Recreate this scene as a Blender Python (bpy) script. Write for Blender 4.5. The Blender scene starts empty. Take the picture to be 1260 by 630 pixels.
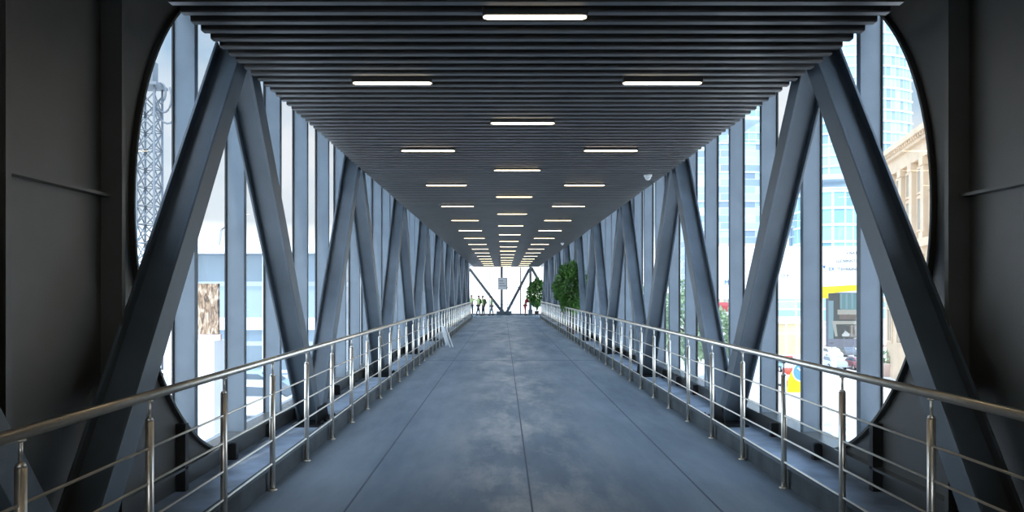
import bpy, bmesh, math, random
from mathutils import Vector, Matrix

C = bpy.context.scene.collection
scene = bpy.context.scene
R = random.Random(7)

# ------------------------------------------------------------------ camera, world, sun, exposure
CAMX, CAMH, FPX = -0.21, 1.56, 887.0
cam_data = bpy.data.cameras.new('camera')
cam_data.sensor_width = 36.0
cam_data.lens = FPX / 1260.0 * 36.0
cam_data.shift_x = 11.0 / 1260.0
cam_data.shift_y = 45.0 / 1260.0
cam_data.clip_start = 0.05
cam_data.clip_end = 2000
cam = bpy.data.objects.new('camera', cam_data)
cam.location = (CAMX, 0, CAMH)
cam.rotation_euler = (math.radians(90), 0, 0)
C.objects.link(cam)
scene.camera = cam

scene.view_settings.view_transform = 'Standard'
scene.view_settings.look = 'None'
scene.view_settings.gamma = 1.0
scene.view_settings.use_curve_mapping = False
scene.view_settings.exposure = 0.75
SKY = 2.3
try:
    scene.cycles.max_bounces = 10
    scene.cycles.diffuse_bounces = 5
    scene.cycles.glossy_bounces = 4
    scene.cycles.transparent_max_bounces = 24
    scene.cycles.caustics_reflective = False
    scene.cycles.caustics_refractive = False
    scene.cycles.sample_clamp_indirect = 4.0
    scene.cycles.use_denoising = True
except Exception:
    pass

world = bpy.data.worlds.new('sky')
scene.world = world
world.use_nodes = True
wn, wl = world.node_tree.nodes, world.node_tree.links
wn.clear()
w_out = wn.new('ShaderNodeOutputWorld')
w_bg = wn.new('ShaderNodeBackground')
w_tc = wn.new('ShaderNodeTexCoord')
w_sep = wn.new('ShaderNodeSeparateXYZ')
w_ramp = wn.new('ShaderNodeValToRGB')
w_ramp.color_ramp.elements[0].position = 0.0
w_ramp.color_ramp.elements[0].color = (1.0, 1.0, 1.0, 1)
w_ramp.color_ramp.elements[1].position = 0.55
w_ramp.color_ramp.elements[1].color = (0.36, 0.56, 0.86, 1)
w_mid = w_ramp.color_ramp.elements.new(0.12)
w_mid.color = (0.62, 0.84, 1.0, 1)
w_no = wn.new('ShaderNodeTexNoise')
w_no.inputs['Scale'].default_value = 3.2
w_no.inputs['Detail'].default_value = 6
w_cr = wn.new('ShaderNodeValToRGB')
w_cr.color_ramp.elements[0].position = 0.5
w_cr.color_ramp.elements[1].position = 0.66
w_mix = wn.new('ShaderNodeMixRGB')
w_mix.inputs[2].default_value = (1.2, 1.22, 1.24, 1)
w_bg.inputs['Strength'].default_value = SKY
wl.new(w_tc.outputs['Generated'], w_sep.inputs[0])
wl.new(w_sep.outputs['Z'], w_ramp.inputs[0])
wl.new(w_tc.outputs['Generated'], w_no.inputs['Vector'])
wl.new(w_no.outputs['Fac'], w_cr.inputs[0])
wl.new(w_cr.outputs[0], w_mix.inputs[0])
wl.new(w_ramp.outputs[0], w_mix.inputs[1])
# sky ahead dimmed; unseen sky beside and behind kept brighter to light the interior; the haze on the horizon stays bright
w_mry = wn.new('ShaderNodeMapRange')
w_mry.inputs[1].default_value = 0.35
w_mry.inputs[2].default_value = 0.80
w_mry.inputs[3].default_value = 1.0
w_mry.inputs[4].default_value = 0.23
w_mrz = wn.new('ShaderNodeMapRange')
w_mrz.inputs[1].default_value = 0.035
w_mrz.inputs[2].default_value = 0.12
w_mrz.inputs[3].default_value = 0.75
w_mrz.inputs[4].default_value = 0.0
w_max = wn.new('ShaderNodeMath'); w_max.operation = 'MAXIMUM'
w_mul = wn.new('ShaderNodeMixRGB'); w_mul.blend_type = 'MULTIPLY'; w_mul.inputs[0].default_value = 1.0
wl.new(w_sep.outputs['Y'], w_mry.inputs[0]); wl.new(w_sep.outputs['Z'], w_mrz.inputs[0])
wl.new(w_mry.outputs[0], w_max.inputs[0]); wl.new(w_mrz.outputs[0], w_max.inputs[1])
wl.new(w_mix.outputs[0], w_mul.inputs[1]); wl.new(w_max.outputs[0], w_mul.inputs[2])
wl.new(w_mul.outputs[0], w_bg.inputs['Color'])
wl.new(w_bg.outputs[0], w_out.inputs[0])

sun_data = bpy.data.lights.new('sun', 'SUN')
sun_data.energy = 1.9
sun_data.angle = 0.02
sun_data.color = (1.0, 0.95, 0.88)
sun = bpy.data.objects.new('sun', sun_data)
sun.rotation_euler = Vector((0.16, 0.75, -1.15)).to_track_quat('-Z', 'Y').to_euler()
sun.location = (0, -5, 30)
C.objects.link(sun)

# ------------------------------------------------------------------ helpers
def mat(name, col, rough=0.5, metal=0.0, noise=0.0, nscale=6.0, bump=0.0, bscale=40.0, emit=0.0, spec=0.5, rnoise=0.0, coat=0.0):
    m = bpy.data.materials.new(name)
    m.use_nodes = True
    nt = m.node_tree
    b = nt.nodes['Principled BSDF']
    b.inputs['Base Color'].default_value = (*col, 1)
    b.inputs['Roughness'].default_value = rough
    b.inputs['Metallic'].default_value = metal
    b.inputs['Specular IOR Level'].default_value = spec
    b.inputs['Coat Weight'].default_value = coat
    tc = nt.nodes.new('ShaderNodeTexCoord')
    if noise or rnoise:
        n = nt.nodes.new('ShaderNodeTexNoise')
        n.inputs['Scale'].default_value = nscale
        n.inputs['Detail'].default_value = 5
        nt.links.new(tc.outputs['Object'], n.inputs['Vector'])
        if noise:
            r = nt.nodes.new('ShaderNodeValToRGB')
            r.color_ramp.elements[0].position = 0.3
            r.color_ramp.elements[1].position = 0.7
            r.color_ramp.elements[0].color = (*[max(0, c * (1 - noise)) for c in col], 1)
            r.color_ramp.elements[1].color = (*[min(1, c * (1 + noise)) for c in col], 1)
            nt.links.new(n.outputs['Fac'], r.inputs[0])
            nt.links.new(r.outputs[0], b.inputs['Base Color'])
        if rnoise:
            q = nt.nodes.new('ShaderNodeMapRange')
            q.inputs[1].default_value = 0.3
            q.inputs[2].default_value = 0.7
            q.inputs[3].default_value = max(0, rough - rnoise)
            q.inputs[4].default_value = min(1, rough + rnoise)
            nt.links.new(n.outputs['Fac'], q.inputs[0])
            nt.links.new(q.outputs[0], b.inputs['Roughness'])
    if bump:
        n2 = nt.nodes.new('ShaderNodeTexNoise')
        n2.inputs['Scale'].default_value = bscale
        n2.inputs['Detail'].default_value = 3
        bp = nt.nodes.new('ShaderNodeBump')
        bp.inputs['Strength'].default_value = bump
        bp.inputs['Distance'].default_value = 0.004
        nt.links.new(tc.outputs['Object'], n2.inputs['Vector'])
        nt.links.new(n2.outputs['Fac'], bp.inputs['Height'])
        nt.links.new(bp.outputs[0], b.inputs['Normal'])
    if emit:
        b.inputs['Emission Color'].default_value = (*col, 1)
        b.inputs['Emission Strength'].default_value = emit
    return m

def glass_mat(name, tint=(0.975, 0.985, 0.99), refl=1.0):
    m = bpy.data.materials.new(name)
    m.use_nodes = True
    nt = m.node_tree
    nt.nodes.clear()
    o = nt.nodes.new('ShaderNodeOutputMaterial')
    t = nt.nodes.new('ShaderNodeBsdfTransparent')
    t.inputs[0].default_value = (*tint, 1)
    g = nt.nodes.new('ShaderNodeBsdfGlossy')
    g.inputs['Roughness'].default_value = 0.01
    g.inputs['Color'].default_value = (0.9, 0.95, 1, 1)
    f = nt.nodes.new('ShaderNodeFresnel')
    f.inputs['IOR'].default_value = 1.35
    mu = nt.nodes.new('ShaderNodeMath')
    mu.operation = 'MULTIPLY'
    mu.inputs[1].default_value = refl
    mx = nt.nodes.new('ShaderNodeMixShader')
    ge = nt.nodes.new('ShaderNodeNewGeometry')
    inv = nt.nodes.new('ShaderNodeMath'); inv.operation = 'SUBTRACT'; inv.inputs[0].default_value = 1.0
    m2 = nt.nodes.new('ShaderNodeMath'); m2.operation = 'MULTIPLY'
    nt.links.new(ge.outputs['Backfacing'], inv.inputs[1])
    nt.links.new(f.outputs[0], mu.inputs[0])
    nt.links.new(mu.outputs[0], m2.inputs[0]); nt.links.new(inv.outputs[0], m2.inputs[1])
    nt.links.new(m2.outputs[0], mx.inputs[0])
    nt.links.new(t.outputs[0], mx.inputs[1])
    nt.links.new(g.outputs[0], mx.inputs[2])
    nt.links.new(mx.outputs[0], o.inputs[0])
    return m

def facade_mat(name, glass, frame, sx, sz, mortar=0.06, rough=0.2, var=0.25, rot=False):
    """curtain wall: rows of panes from a brick texture in object space (x, z)"""
    m = bpy.data.materials.new(name)
    m.use_nodes = True
    nt = m.node_tree
    b = nt.nodes['Principled BSDF']
    tc = nt.nodes.new('ShaderNodeTexCoord')
    sp = nt.nodes.new('ShaderNodeSeparateXYZ')
    ad = nt.nodes.new('ShaderNodeMath'); ad.operation = 'ADD'
    cb = nt.nodes.new('ShaderNodeCombineXYZ')
    nt.links.new(tc.outputs['Object'], sp.inputs[0])
    nt.links.new(sp.outputs['X'], ad.inputs[0]); nt.links.new(sp.outputs['Y'], ad.inputs[1])
    nt.links.new(ad.outputs[0], cb.inputs['X']); nt.links.new(sp.outputs['Z'], cb.inputs['Y'])
    br = nt.nodes.new('ShaderNodeTexBrick')
    br.offset = 0.0 if not rot else 0.5
    br.inputs['Color1'].default_value = (*[c * (1 - var) for c in glass], 1)
    br.inputs['Color2'].default_value = (*[min(1, c * (1 + var)) for c in glass], 1)
    br.inputs['Mortar'].default_value = (*frame, 1)
    br.inputs['Scale'].default_value = 1.0
    br.inputs['Mortar Size'].default_value = mortar
    br.inputs['Brick Width'].default_value = sx
    br.inputs['Row Height'].default_value = sz
    nt.links.new(cb.outputs[0], br.inputs['Vector'])
    nt.links.new(br.outputs['Color'], b.inputs['Base Color'])
    b.inputs['Roughness'].default_value = rough
    return m

def box(bm, x0, x1, y0, y1, z0, z1):
    if x0 > x1: x0, x1 = x1, x0
    if y0 > y1: y0, y1 = y1, y0
    if z0 > z1: z0, z1 = z1, z0
    v = [bm.verts.new(p) for p in [(x0,y0,z0),(x1,y0,z0),(x1,y1,z0),(x0,y1,z0),(x0,y0,z1),(x1,y0,z1),(x1,y1,z1),(x0,y1,z1)]]
    for f in [(0,3,2,1),(4,5,6,7),(0,1,5,4),(1,2,6,5),(2,3,7,6),(3,0,4,7)]:
        bm.faces.new([v[i] for i in f])
    return v

def hexa(bm, pts):
    v = [bm.verts.new(p) for p in pts]
    for f in [(0,3,2,1),(4,5,6,7),(0,1,5,4),(1,2,6,5),(2,3,7,6),(3,0,4,7)]:
        bm.faces.new([v[i] for i in f])

def tube(bm, p, q, r, n=8, r2=None, caps=True):
    p, q = Vector(p), Vector(q)
    r2 = r if r2 is None else r2
    d = (q - p).normalized()
    u = d.orthogonal().normalized()
    w = d.cross(u)
    a, b = [], []
    for i in range(n):
        t = 2 * math.pi * i / n
        o = u * math.cos(t) + w * math.sin(t)
        a.append(bm.verts.new(p + o * r)); b.append(bm.verts.new(q + o * r2))
    for i in range(n):
        j = (i + 1) % n
        f = bm.faces.new([a[i], a[j], b[j], b[i]]); f.smooth = True
    if caps:
        bm.faces.new(a[::-1]); bm.faces.new(b)

def pipe(bm, pts, r, n=8):
    """smooth tube along a list of points"""
    pts = [Vector(p) for p in pts]
    rings = []
    for i, p in enumerate(pts):
        d = (pts[min(i + 1, len(pts) - 1)] - pts[max(i - 1, 0)]).normalized()
        ref = Vector((0, 0, 1)) if abs(d.z) < 0.9 else Vector((1, 0, 0))
        u = d.cross(ref).normalized(); w = d.cross(u)
        rr = r[i] if isinstance(r, (list, tuple)) else r
        rings.append([bm.verts.new(p + (u * math.cos(2*math.pi*k/n) + w * math.sin(2*math.pi*k/n)) * rr) for k in range(n)])
    for a, b in zip(rings, rings[1:]):
        for k in range(n):
            j = (k + 1) % n
            f = bm.faces.new([a[k], a[j], b[j], b[k]]); f.smooth = True
    bm.faces.new(rings[0][::-1]); bm.faces.new(rings[-1])

def prism(bm, poly, axis, a, b):
    """extrude a 2D polygon along an axis: axis 'y' -> poly is (x,z); 'x' -> poly is (y,z); 'z' -> (x,y)"""
    def P(u, v, t):
        return {'y': (u, t, v), 'x': (t, u, v), 'z': (u, v, t)}[axis]
    A = [bm.verts.new(P(u, v, a)) for u, v in poly]
    B = [bm.verts.new(P(u, v, b)) for u, v in poly]
    n = len(poly)
    for i in range(n):
        j = (i + 1) % n
        bm.faces.new([A[i], A[j], B[j], B[i]])
    bm.faces.new(A[::-1]); bm.faces.new(B)

def lathe(bm, prof, c=(0, 0, 0), n=20):
    rings = []
    for r, z in prof:
        rings.append([bm.verts.new((c[0] + r*math.cos(2*math.pi*k/n), c[1] + r*math.sin(2*math.pi*k/n), c[2] + z)) for k in range(n)])
    for a, b in zip(rings, rings[1:]):
        for k in range(n):
            j = (k + 1) % n
            f = bm.faces.new([a[k], a[j], b[j], b[k]]); f.smooth = True
    bm.faces.new(rings[0][::-1]); bm.faces.new(rings[-1])

def ball(bm, c, r, sc=(1, 1, 1), seg=12):
    M = Matrix.Translation(c) @ Matrix.Diagonal((r*sc[0], r*sc[1], r*sc[2], 1))
    g = bmesh.ops.create_uvsphere(bm, u_segments=seg, v_segments=max(6, seg*2//3), radius=1, matrix=M)
    for v in g['verts']:
        for f in v.link_faces: f.smooth = True

def obj(name, bm, m, parent=None, bevel=0.0):
    me = bpy.data.meshes.new(name)
    bmesh.ops.recalc_face_normals(bm, faces=bm.faces[:])
    bm.to_mesh(me); bm.free()
    if isinstance(m, (list, tuple)):
        for k in m: me.materials.append(k)
    else:
        me.materials.append(m)
    o = bpy.data.objects.new(name, me)
    C.objects.link(o)
    if parent is not None: o.parent = parent
    if bevel:
        mo = o.modifiers.new('bevel', 'BEVEL'); mo.width = bevel; mo.segments = 2; mo.limit_method = 'ANGLE'
    return o

def struct(name, bm, m, parent=None, bevel=0.0):
    o = obj(name, bm, m, parent, bevel)
    if parent is None: o['kind'] = 'structure'
    return o

def thing(name, label, cat, loc=(0, 0, 0), rz=0.0, group=None):
    o = bpy.data.objects.new(name, None)
    C.objects.link(o)
    o.location = loc; o.rotation_euler = (0, 0, rz)
    o.empty_display_size = 0.1
    o['label'] = label; o['category'] = cat
    if group: o['group'] = group
    return o

def tag(o, label, cat, group=None):
    o['label'] = label; o['category'] = cat
    if group: o['group'] = group
    return o

def dup(root, loc, rz=None, label=None, group=None, skip=()):
    r = root.copy(); C.objects.link(r); r.location = loc
    if rz is not None: r.rotation_euler = (0, 0, rz)
    if label: r['label'] = label
    if group: r['group'] = group
    for ch in list(root.children):
        c = ch.copy(); C.objects.link(c); c.parent = r
        for g in list(ch.children):
            d = g.copy(); C.objects.link(d); d.parent = c
    return r

def at(x, y, Y):
    """place in the bridge's frame of a point measured on the photo when its distance is known"""
    return Vector((CAMX + (x - 619.0) * Y / FPX, Y, CAMH - (y - 360.0) * Y / FPX))

ORD = ['first', 'second', 'third', 'fourth', 'fifth', 'sixth', 'seventh', 'eighth', 'ninth', 'tenth', 'eleventh', 'twelfth',
       'thirteenth', 'fourteenth', 'fifteenth', 'sixteenth', 'seventeenth', 'eighteenth', 'nineteenth', 'twentieth', 'twenty-first', 'twenty-second']

# ------------------------------------------------------------------ materials
M = {}
M['wall'] = mat('dark_wall_steel', (0.105, 0.102, 0.092), 0.27, 0.0, 0.05, 3.0, 0.5, 160, spec=0.7)
M['brace'] = mat('brace_paint', (0.125, 0.155, 0.185), 0.36, 0.0, 0.15, 2.5, 0.4, 120, spec=0.65, rnoise=0.06)
M['mullion'] = mat('mullion_paint', (0.18, 0.225, 0.27), 0.4, 0.0, 0.10, 3.0, 0.2, 90, spec=0.5)
M['gasket'] = mat('black_gasket', (0.008, 0.008, 0.009), 0.6)
M['slat'] = mat('slat_metal', (0.15, 0.143, 0.137), 0.36, 0.4, 0.10, 4.0, spec=0.6)
M['black'] = mat('ceiling_void_black', (0.006, 0.006, 0.007), 0.8)
M['chrome'] = mat('stainless_steel', (0.88, 0.82, 0.73), 0.33, 0.9, 0.06, 20.0)
M['curb'] = mat('curb_paint', (0.10, 0.11, 0.115), 0.7, 0.0, 0.25, 4.0, 0.3, 60, spec=0.15)
M['ledge'] = mat('ledge_coating', (0.34, 0.40, 0.48), 0.55, 0.0, 0.35, 3.0, 0.5, 30, rnoise=0.1, spec=0.3)
M['sill'] = mat('sill_metal', (0.34, 0.40, 0.45), 0.35, 0.2, 0.1, 5.0)
M['fascia'] = mat('fascia_steel', (0.045, 0.043, 0.042), 0.5, 0.0, 0.5, 2.2)
M['lamp_housing'] = mat('lamp_housing', (0.10, 0.10, 0.10), 0.4, 0.5)
M['lamp_glow'] = mat('lamp_diffuser', (1.0, 0.80, 0.50), 0.5, emit=4.5)
M['glass'] = glass_mat('clear_window_glass')
M['white'] = mat('white_plastic', (0.82, 0.82, 0.82), 0.4)
M['whitepaint'] = mat('white_painted_panel', (0.86, 0.87, 0.88), 0.6)
M['paper'] = mat('sign_paper', (0.85, 0.85, 0.88), 0.6)
M['grey_text'] = mat('grey_lettering', (0.10, 0.11, 0.13), 0.6)
M['blue_text'] = mat('blue_lettering', (0.02, 0.10, 0.35), 0.6)
M['orange_text'] = mat('orange_lettering', (0.80, 0.30, 0.02), 0.6)
M['yellow'] = mat('yellow_panel', (0.90, 0.68, 0.0), 0.5)
M['skin'] = mat('skin', (0.42, 0.24, 0.17), 0.55)
M['hair'] = mat('dark_hair', (0.02, 0.015, 0.012), 0.6)
M['cloth_dark'] = mat('dark_trousers', (0.05, 0.055, 0.065), 0.8)
M['cloth_grey'] = mat('grey_trousers', (0.22, 0.23, 0.25), 0.8)
M['vest'] = mat('pale_green_vest', (0.55, 0.68, 0.28), 0.7)
M['pack'] = mat('olive_backpack', (0.10, 0.13, 0.06), 0.8)
M['red'] = mat('red_cloth', (0.42, 0.05, 0.05), 0.8)
M['leaf'] = mat('leaf_green', (0.095, 0.22, 0.05), 0.42, 0, 0.5, 4.0)
M['leaf2'] = mat('tree_leaf_green', (0.30, 0.42, 0.24), 0.6, 0, 0.4, 2.0)
M['bark'] = mat('bark', (0.10, 0.055, 0.035), 0.8, 0, 0.4, 12.0)
M['pot'] = mat('brown_pot', (0.09, 0.045, 0.035), 0.5)
M['soil'] = mat('soil', (0.03, 0.02, 0.015), 0.9)

# floor: blue-grey coating with wear patches and scratches
def floor_material():
    m = bpy.data.materials.new('floor_coating'); m.use_nodes = True
    nt = m.node_tree; b = nt.nodes['Principled BSDF']
    tc = nt.nodes.new('ShaderNodeTexCoord')
    mp = nt.nodes.new('ShaderNodeMapping'); mp.inputs['Scale'].default_value = (1.6, 0.35, 1)
    nt.links.new(tc.outputs['Object'], mp.inputs[0])
    n1 = nt.nodes.new('ShaderNodeTexNoise'); n1.inputs['Scale'].default_value = 0.9; n1.inputs['Detail'].default_value = 9; n1.inputs['Roughness'].default_value = 0.62
    nt.links.new(mp.outputs[0], n1.inputs['Vector'])
    r1 = nt.nodes.new('ShaderNodeValToRGB')
    e = r1.color_ramp.elements
    e[0].position = 0.30; e[0].color = (0.145, 0.19, 0.235, 1)
    e[1].position = 0.72; e[1].color = (0.30, 0.35, 0.395, 1)
    nt.links.new(n1.outputs['Fac'], r1.inputs[0])
    # wear along the middle of the walkway
    sp = nt.nodes.new('ShaderNodeSeparateXYZ'); nt.links.new(tc.outputs['Object'], sp.inputs[0])
    ab = nt.nodes.new('ShaderNodeMath'); ab.operation = 'ABSOLUTE'; nt.links.new(sp.outputs['X'], ab.inputs[0])
    mr = nt.nodes.new('ShaderNodeMapRange'); mr.inputs[1].default_value = 0.1; mr.inputs[2].default_value = 1.0; mr.inputs[3].default_value = 1.0; mr.inputs[4].default_value = 0.0
    nt.links.new(ab.outputs[0], mr.inputs[0])
    n2 = nt.nodes.new('ShaderNodeTexNoise'); n2.inputs['Scale'].default_value = 1.3; n2.inputs['Detail'].default_value = 8; n2.inputs['Roughness'].default_value = 0.7
    mp2 = nt.nodes.new('ShaderNodeMapping'); mp2.inputs['Scale'].default_value = (1.5, 0.5, 1); mp2.inputs['Location'].default_value = (3.1, 1.7, 0)
    nt.links.new(tc.outputs['Object'], mp2.inputs[0]); nt.links.new(mp2.outputs[0], n2.inputs['Vector'])
    cr = nt.nodes.new('ShaderNodeValToRGB'); cr.color_ramp.elements[0].position = 0.46; cr.color_ramp.elements[1].position = 0.62
    nt.links.new(n2.outputs['Fac'], cr.inputs[0])
    mm = nt.nodes.new('ShaderNodeMath'); mm.operation = 'MULTIPLY'
    nt.links.new(cr.outputs[0], mm.inputs[0]); nt.links.new(mr.outputs[0], mm.inputs[1])
    mx = nt.nodes.new('ShaderNodeMixRGB'); mx.inputs[2].default_value = (0.50, 0.49, 0.47, 1)
    nt.links.new(mm.outputs[0], mx.inputs[0]); nt.links.new(r1.outputs[0], mx.inputs[1])
    nt.links.new(mx.outputs[0], b.inputs['Base Color'])
    # roughness patches
    r3 = nt.nodes.new('ShaderNodeMapRange'); r3.inputs[1].default_value = 0.35; r3.inputs[2].default_value = 0.7; r3.inputs[3].default_value = 0.52; r3.inputs[4].default_value = 0.36
    nt.links.new(n1.outputs['Fac'], r3.inputs[0]); nt.links.new(r3.outputs[0], b.inputs['Roughness'])
    n4 = nt.nodes.new('ShaderNodeTexNoise'); n4.inputs['Scale'].default_value = 90; n4.inputs['Detail'].default_value = 4
    nt.links.new(tc.outputs['Object'], n4.inputs['Vector'])
    bp = nt.nodes.new('ShaderNodeBump'); bp.inputs['Strength'].default_value = 0.5; bp.inputs['Distance'].default_value = 0.004
    nt.links.new(n4.outputs['Fac'], bp.inputs['Height']); nt.links.new(bp.outputs[0], b.inputs['Normal'])
    return m
M['floor'] = floor_material()
M['seam'] = mat('floor_seam', (0.13, 0.15, 0.18), 0.6)

# ------------------------------------------------------------------ bridge dimensions
YB, YE = -8.0, 51.8            # back and far end of the side walls
XW = 2.85                      # inner face of the side walls
XG = 3.045                     # glass
XC, ZC = 2.33, 3.40            # half width and underside of the slatted ceiling
XT0, XT1 = 2.47, 2.72         # truss inner and outer faces
AP0, BAY = 6.43, 5.1           # first truss apex and bay length
ZTOP, ZBOT = 3.70, -0.10
ZROOF = 4.6
FLEND = 44.5

# ---- floor
bm = bmesh.new()
seams_y = [YB, 0, 16.6, 29.2, 37.6, FLEND]
box(bm, -2.07, 2.07, YB, FLEND, -0.30, 0.0)
struct('floor', bm, M['floor'])
bm = bmesh.new()
for x in (-1.34, 0.0, 1.35):
    box(bm, x - 0.007, x + 0.007, YB, FLEND, 0.0, 0.0025)
for y in seams_y[1:-1]:
    box(bm, -2.06, 2.06, y - 0.008, y + 0.008, 0.0, 0.0022)
struct('trim_1', bm, M['seam'])
bm = bmesh.new(); box(bm, -2.07, 2.07, FLEND - 0.05, FLEND + 0.12, -0.3, 0.012)
struct('trim_2', bm, M['curb'])

# ---- kerbs and ledges outside the handrails
for s, side in ((-1, 'left'), (1, 'right')):
    bm = bmesh.new()
    box(bm, s * 2.072, s * 2.12, YB, FLEND, -0.06, 0.135)
    box(bm, s * 2.072, s * 2.15, YB, FLEND, 0.135, 0.145)
    struct('baseboard_' + side, bm, M['curb'])
    bm = bmesh.new()
    box(bm, s * 2.12, s * (XW + 0.02), YB, YE, -0.25, -0.045)
    struct('trim_3' if s < 0 else 'trim_4', bm, M['ledge'])

# ---- side walls with the long rounded opening
YO, ZCEN, RAD = 5.08, 2.2, 2.2
ZSILL = 0.12
def wall_mesh(s):
    bm = bmesh.new()
    n = 40
    arc = []
    for i in range(n + 1):
        t = -math.pi / 2 + math.pi * i / n
        z = ZCEN + RAD * math.sin(t)
        y = YO + RAD - RAD * math.cos(t)
        arc.append((y, max(z, ZSILL)))
    x0, x1 = s * XW, s * (XW + 0.16)
    for x, d in ((x0, 1), (x1, 1)):
        a = [bm.verts.new((x, y, z)) for y, z in arc]
        b = [bm.verts.new((x, YB, z)) for y, z in arc]
        for i in range(n):
            if arc[i + 1][1] - arc[i][1] > 1e-5:
                bm.faces.new([a[i], a[i + 1], b[i + 1], b[i]])
    # reveal
    r0 = [bm.verts.new((x0, y, z)) for y, z in arc]
    r1 = [bm.verts.new((x1, y, z)) for y, z in arc]
    for i in range(n):
        f = bm.faces.new([r0[i], r0[i + 1], r1[i + 1], r1[i]]); f.smooth = True
    ztop = arc[-1][1]
    box(bm, x0, x1, YB, YE, ztop, ZROOF)
    box(bm, x0, x1, YB, YE, -0.6, ZSILL - 0.005)
    return bm
# rolled flange lip around the opening
def lip_mesh(s):
    bm = bmesh.new(); n = 48; pts = []
    for i in range(n + 1):
        t = -math.pi / 2 + math.pi * i / n
        z = ZCEN + RAD * math.sin(t); y = YO + RAD - RAD * math.cos(t)
        pts.append((y, max(z, ZSILL), math.cos(t), math.sin(t)))
    pts.append((YE, ZCEN + RAD, 0, 1)); pts.insert(0, (YE, ZSILL, 0, -1))
    prev = None
    for y, z, c, sn in pts:
        # band in-plane 0.03 inside the edge, standing 0.07 proud of wall
        q = [(s * (XW - 0.04), y, z), (s * (XW + 0.165), y, z), (s * (XW + 0.165), y + 0.022 * c, z - 0.022 * sn), (s * (XW - 0.04), y + 0.022 * c, z - 0.022 * sn)]
        ring = [bm.verts.new(p) for p in q]
        if prev:
            for k in range(4):
                j = (k + 1) % 4
                bm.faces.new([prev[k], prev[j], ring[j], ring[k]])
        prev = ring
    return bm
RIB = [-6.26, -5.16, -4.06, -2.96, -1.86, -0.76, 0.34, 1.44, 2.54, 3.64, 4.74]
for s, side in ((-1, 'left'), (1, 'right')):
    w = struct('wall_' + side, wall_mesh(s), M['wall'])
    struct('opening_flange', lip_mesh(s), M['wall'], parent=w)
    for y in RIB:
        bm = bmesh.new()
        box(bm, s * (XW - 0.14), s * XW, y - 0.008, y + 0.008, -0.045, ZROOF)
        box(bm, s * (XW - 0.15), s * (XW - 0.14), y - 0.03, y + 0.012, -0.045, ZROOF)
        obj('wall_rib', bm, M['wall'], w)
    bm = bmesh.new()   # horizontal stiffeners
    for a, b in zip(RIB, RIB[1:]):
        box(bm, s * (XW - 0.07), s * XW, a + 0.012, b - 0.012, 2.185, 2.205)
    obj('wall_stiffener', bm, M['wall'], w)
    bm = bmesh.new()
    box(bm, s * (XW - 0.08), s * XW, YB, 6.5, 0.13, 0.15)
    obj('wall_stiffener', bm, M['wall'], w)
    # ribs below the sill
    y = 5.84; k = 0
    bm = bmesh.new()
    while y < YE:
        zt = ZSILL - 0.012 if y > 6.9 else 0.62 if y < 6.2 else 0.15
        box(bm, s * (XW - 0.08), s * XW, y - 0.03, y + 0.03, -0.045, min(zt, 0.5))
        y += 1.1
    obj('under_sill_bracket', bm, M['fascia'], w)

# ---- windows: mullions at 1.182 m, glass panes, sill
MY = [6.22 + 1.182 * k for k in range(39)]
for s, side, num in ((-1, 'left', 1), (1, 'right', 2)):
    bm = bmesh.new()
    for a, b in zip([MY[0] - 1.182] + MY, MY + [YE]):
        box(bm, s * (XG - 0.008), s * (XG + 0.008), a + 0.012, b - 0.012, 0.0, 4.36)
    w = struct('window_%d' % num, bm, M['glass'])
    for y in MY:
        bm = bmesh.new()
        box(bm, s * (XG - 0.19), s * (XG - 0.012), y - 0.035, y + 0.035, ZSILL, 4.34)
        obj('mullion', bm, M['mullion'], w, bevel=0.004)
    bm = bmesh.new()
    for y in MY:
        box(bm, s * (XG - 0.012), s * (XG + 0.02), y - 0.012, y + 0.012, ZSILL, 4.34)
        box(bm, s * (XG - 0.0125), s * (XG - 0.010), y - 0.05, y + 0.05, ZSILL, 4.34)
    obj('gasket', bm, M['gasket'], w)
    bm = bmesh.new()
    box(bm, s * (XW + 0.02), s * (XG + 0.06), YO + 0.9, YE, ZSILL - 0.03, ZSILL + 0.006)
    obj('window_sill', bm, M['sill'], w)

# ---- roof, slatted ceiling
bm = bmesh.new(); box(bm, -3.25, 3.25, YB, YE, ZROOF, ZROOF + 0.12)
struct('roof', bm, M['black'])
bm = bmesh.new(); box(bm, -XC + 0.06, XC - 0.06, YB, YE, 3.53, 3.56)
struct('trim_5', bm, M['black'])
bm = bmesh.new()
y = 4.592 - 0.1665 * 75
sl = []
while y < YE:
    # U-shaped baffle: two lips and a bottom
    prof = [(y - 0.036, ZC + 0.075), (y - 0.036, ZC + 0.008), (y - 0.028, ZC), (y + 0.028, ZC), (y + 0.036, ZC + 0.008), (y + 0.036, ZC + 0.075)]
    prism(bm, prof, 'x', -XC, XC)
    y += 0.1665
for x in (-2.0, -0.75, 0.75, 2.0):
    box(bm, x - 0.02, x + 0.02, YB, YE, ZC + 0.076, ZC + 0.13)
struct('ceiling', bm, M['slat'])
for s, num in ((-1, 6), (1, 7)):
    bm = bmesh.new()   # top chord hidden above the ceiling edge
    box(bm, s * (XT0 + 0.0), s * XT1, YB, YE, 4.05, 4.36)
    struct('trim_%d' % num, bm, M['wall'])
bm = bmesh.new()
for a, b in ((-3.0, -2.5), (-0.06, 0.06), (2.5, 3.0)): box(bm, a, b, YB - 0.15, YB, -0.6, ZROOF)
box(bm, -3.0, 3.0, YB - 0.15, YB, 3.1, ZROOF); box(bm, -3.0, 3.0, YB - 0.15, YB, -0.6, 0.05)
w = struct('wall_back', bm, M['wall'])
bm = bmesh.new(); box(bm, -2.5, -0.06, YB - 0.08, YB - 0.06, 0.05, 3.1); box(bm, 0.06, 2.5, YB - 0.08, YB - 0.06, 0.05, 3.1)
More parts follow.
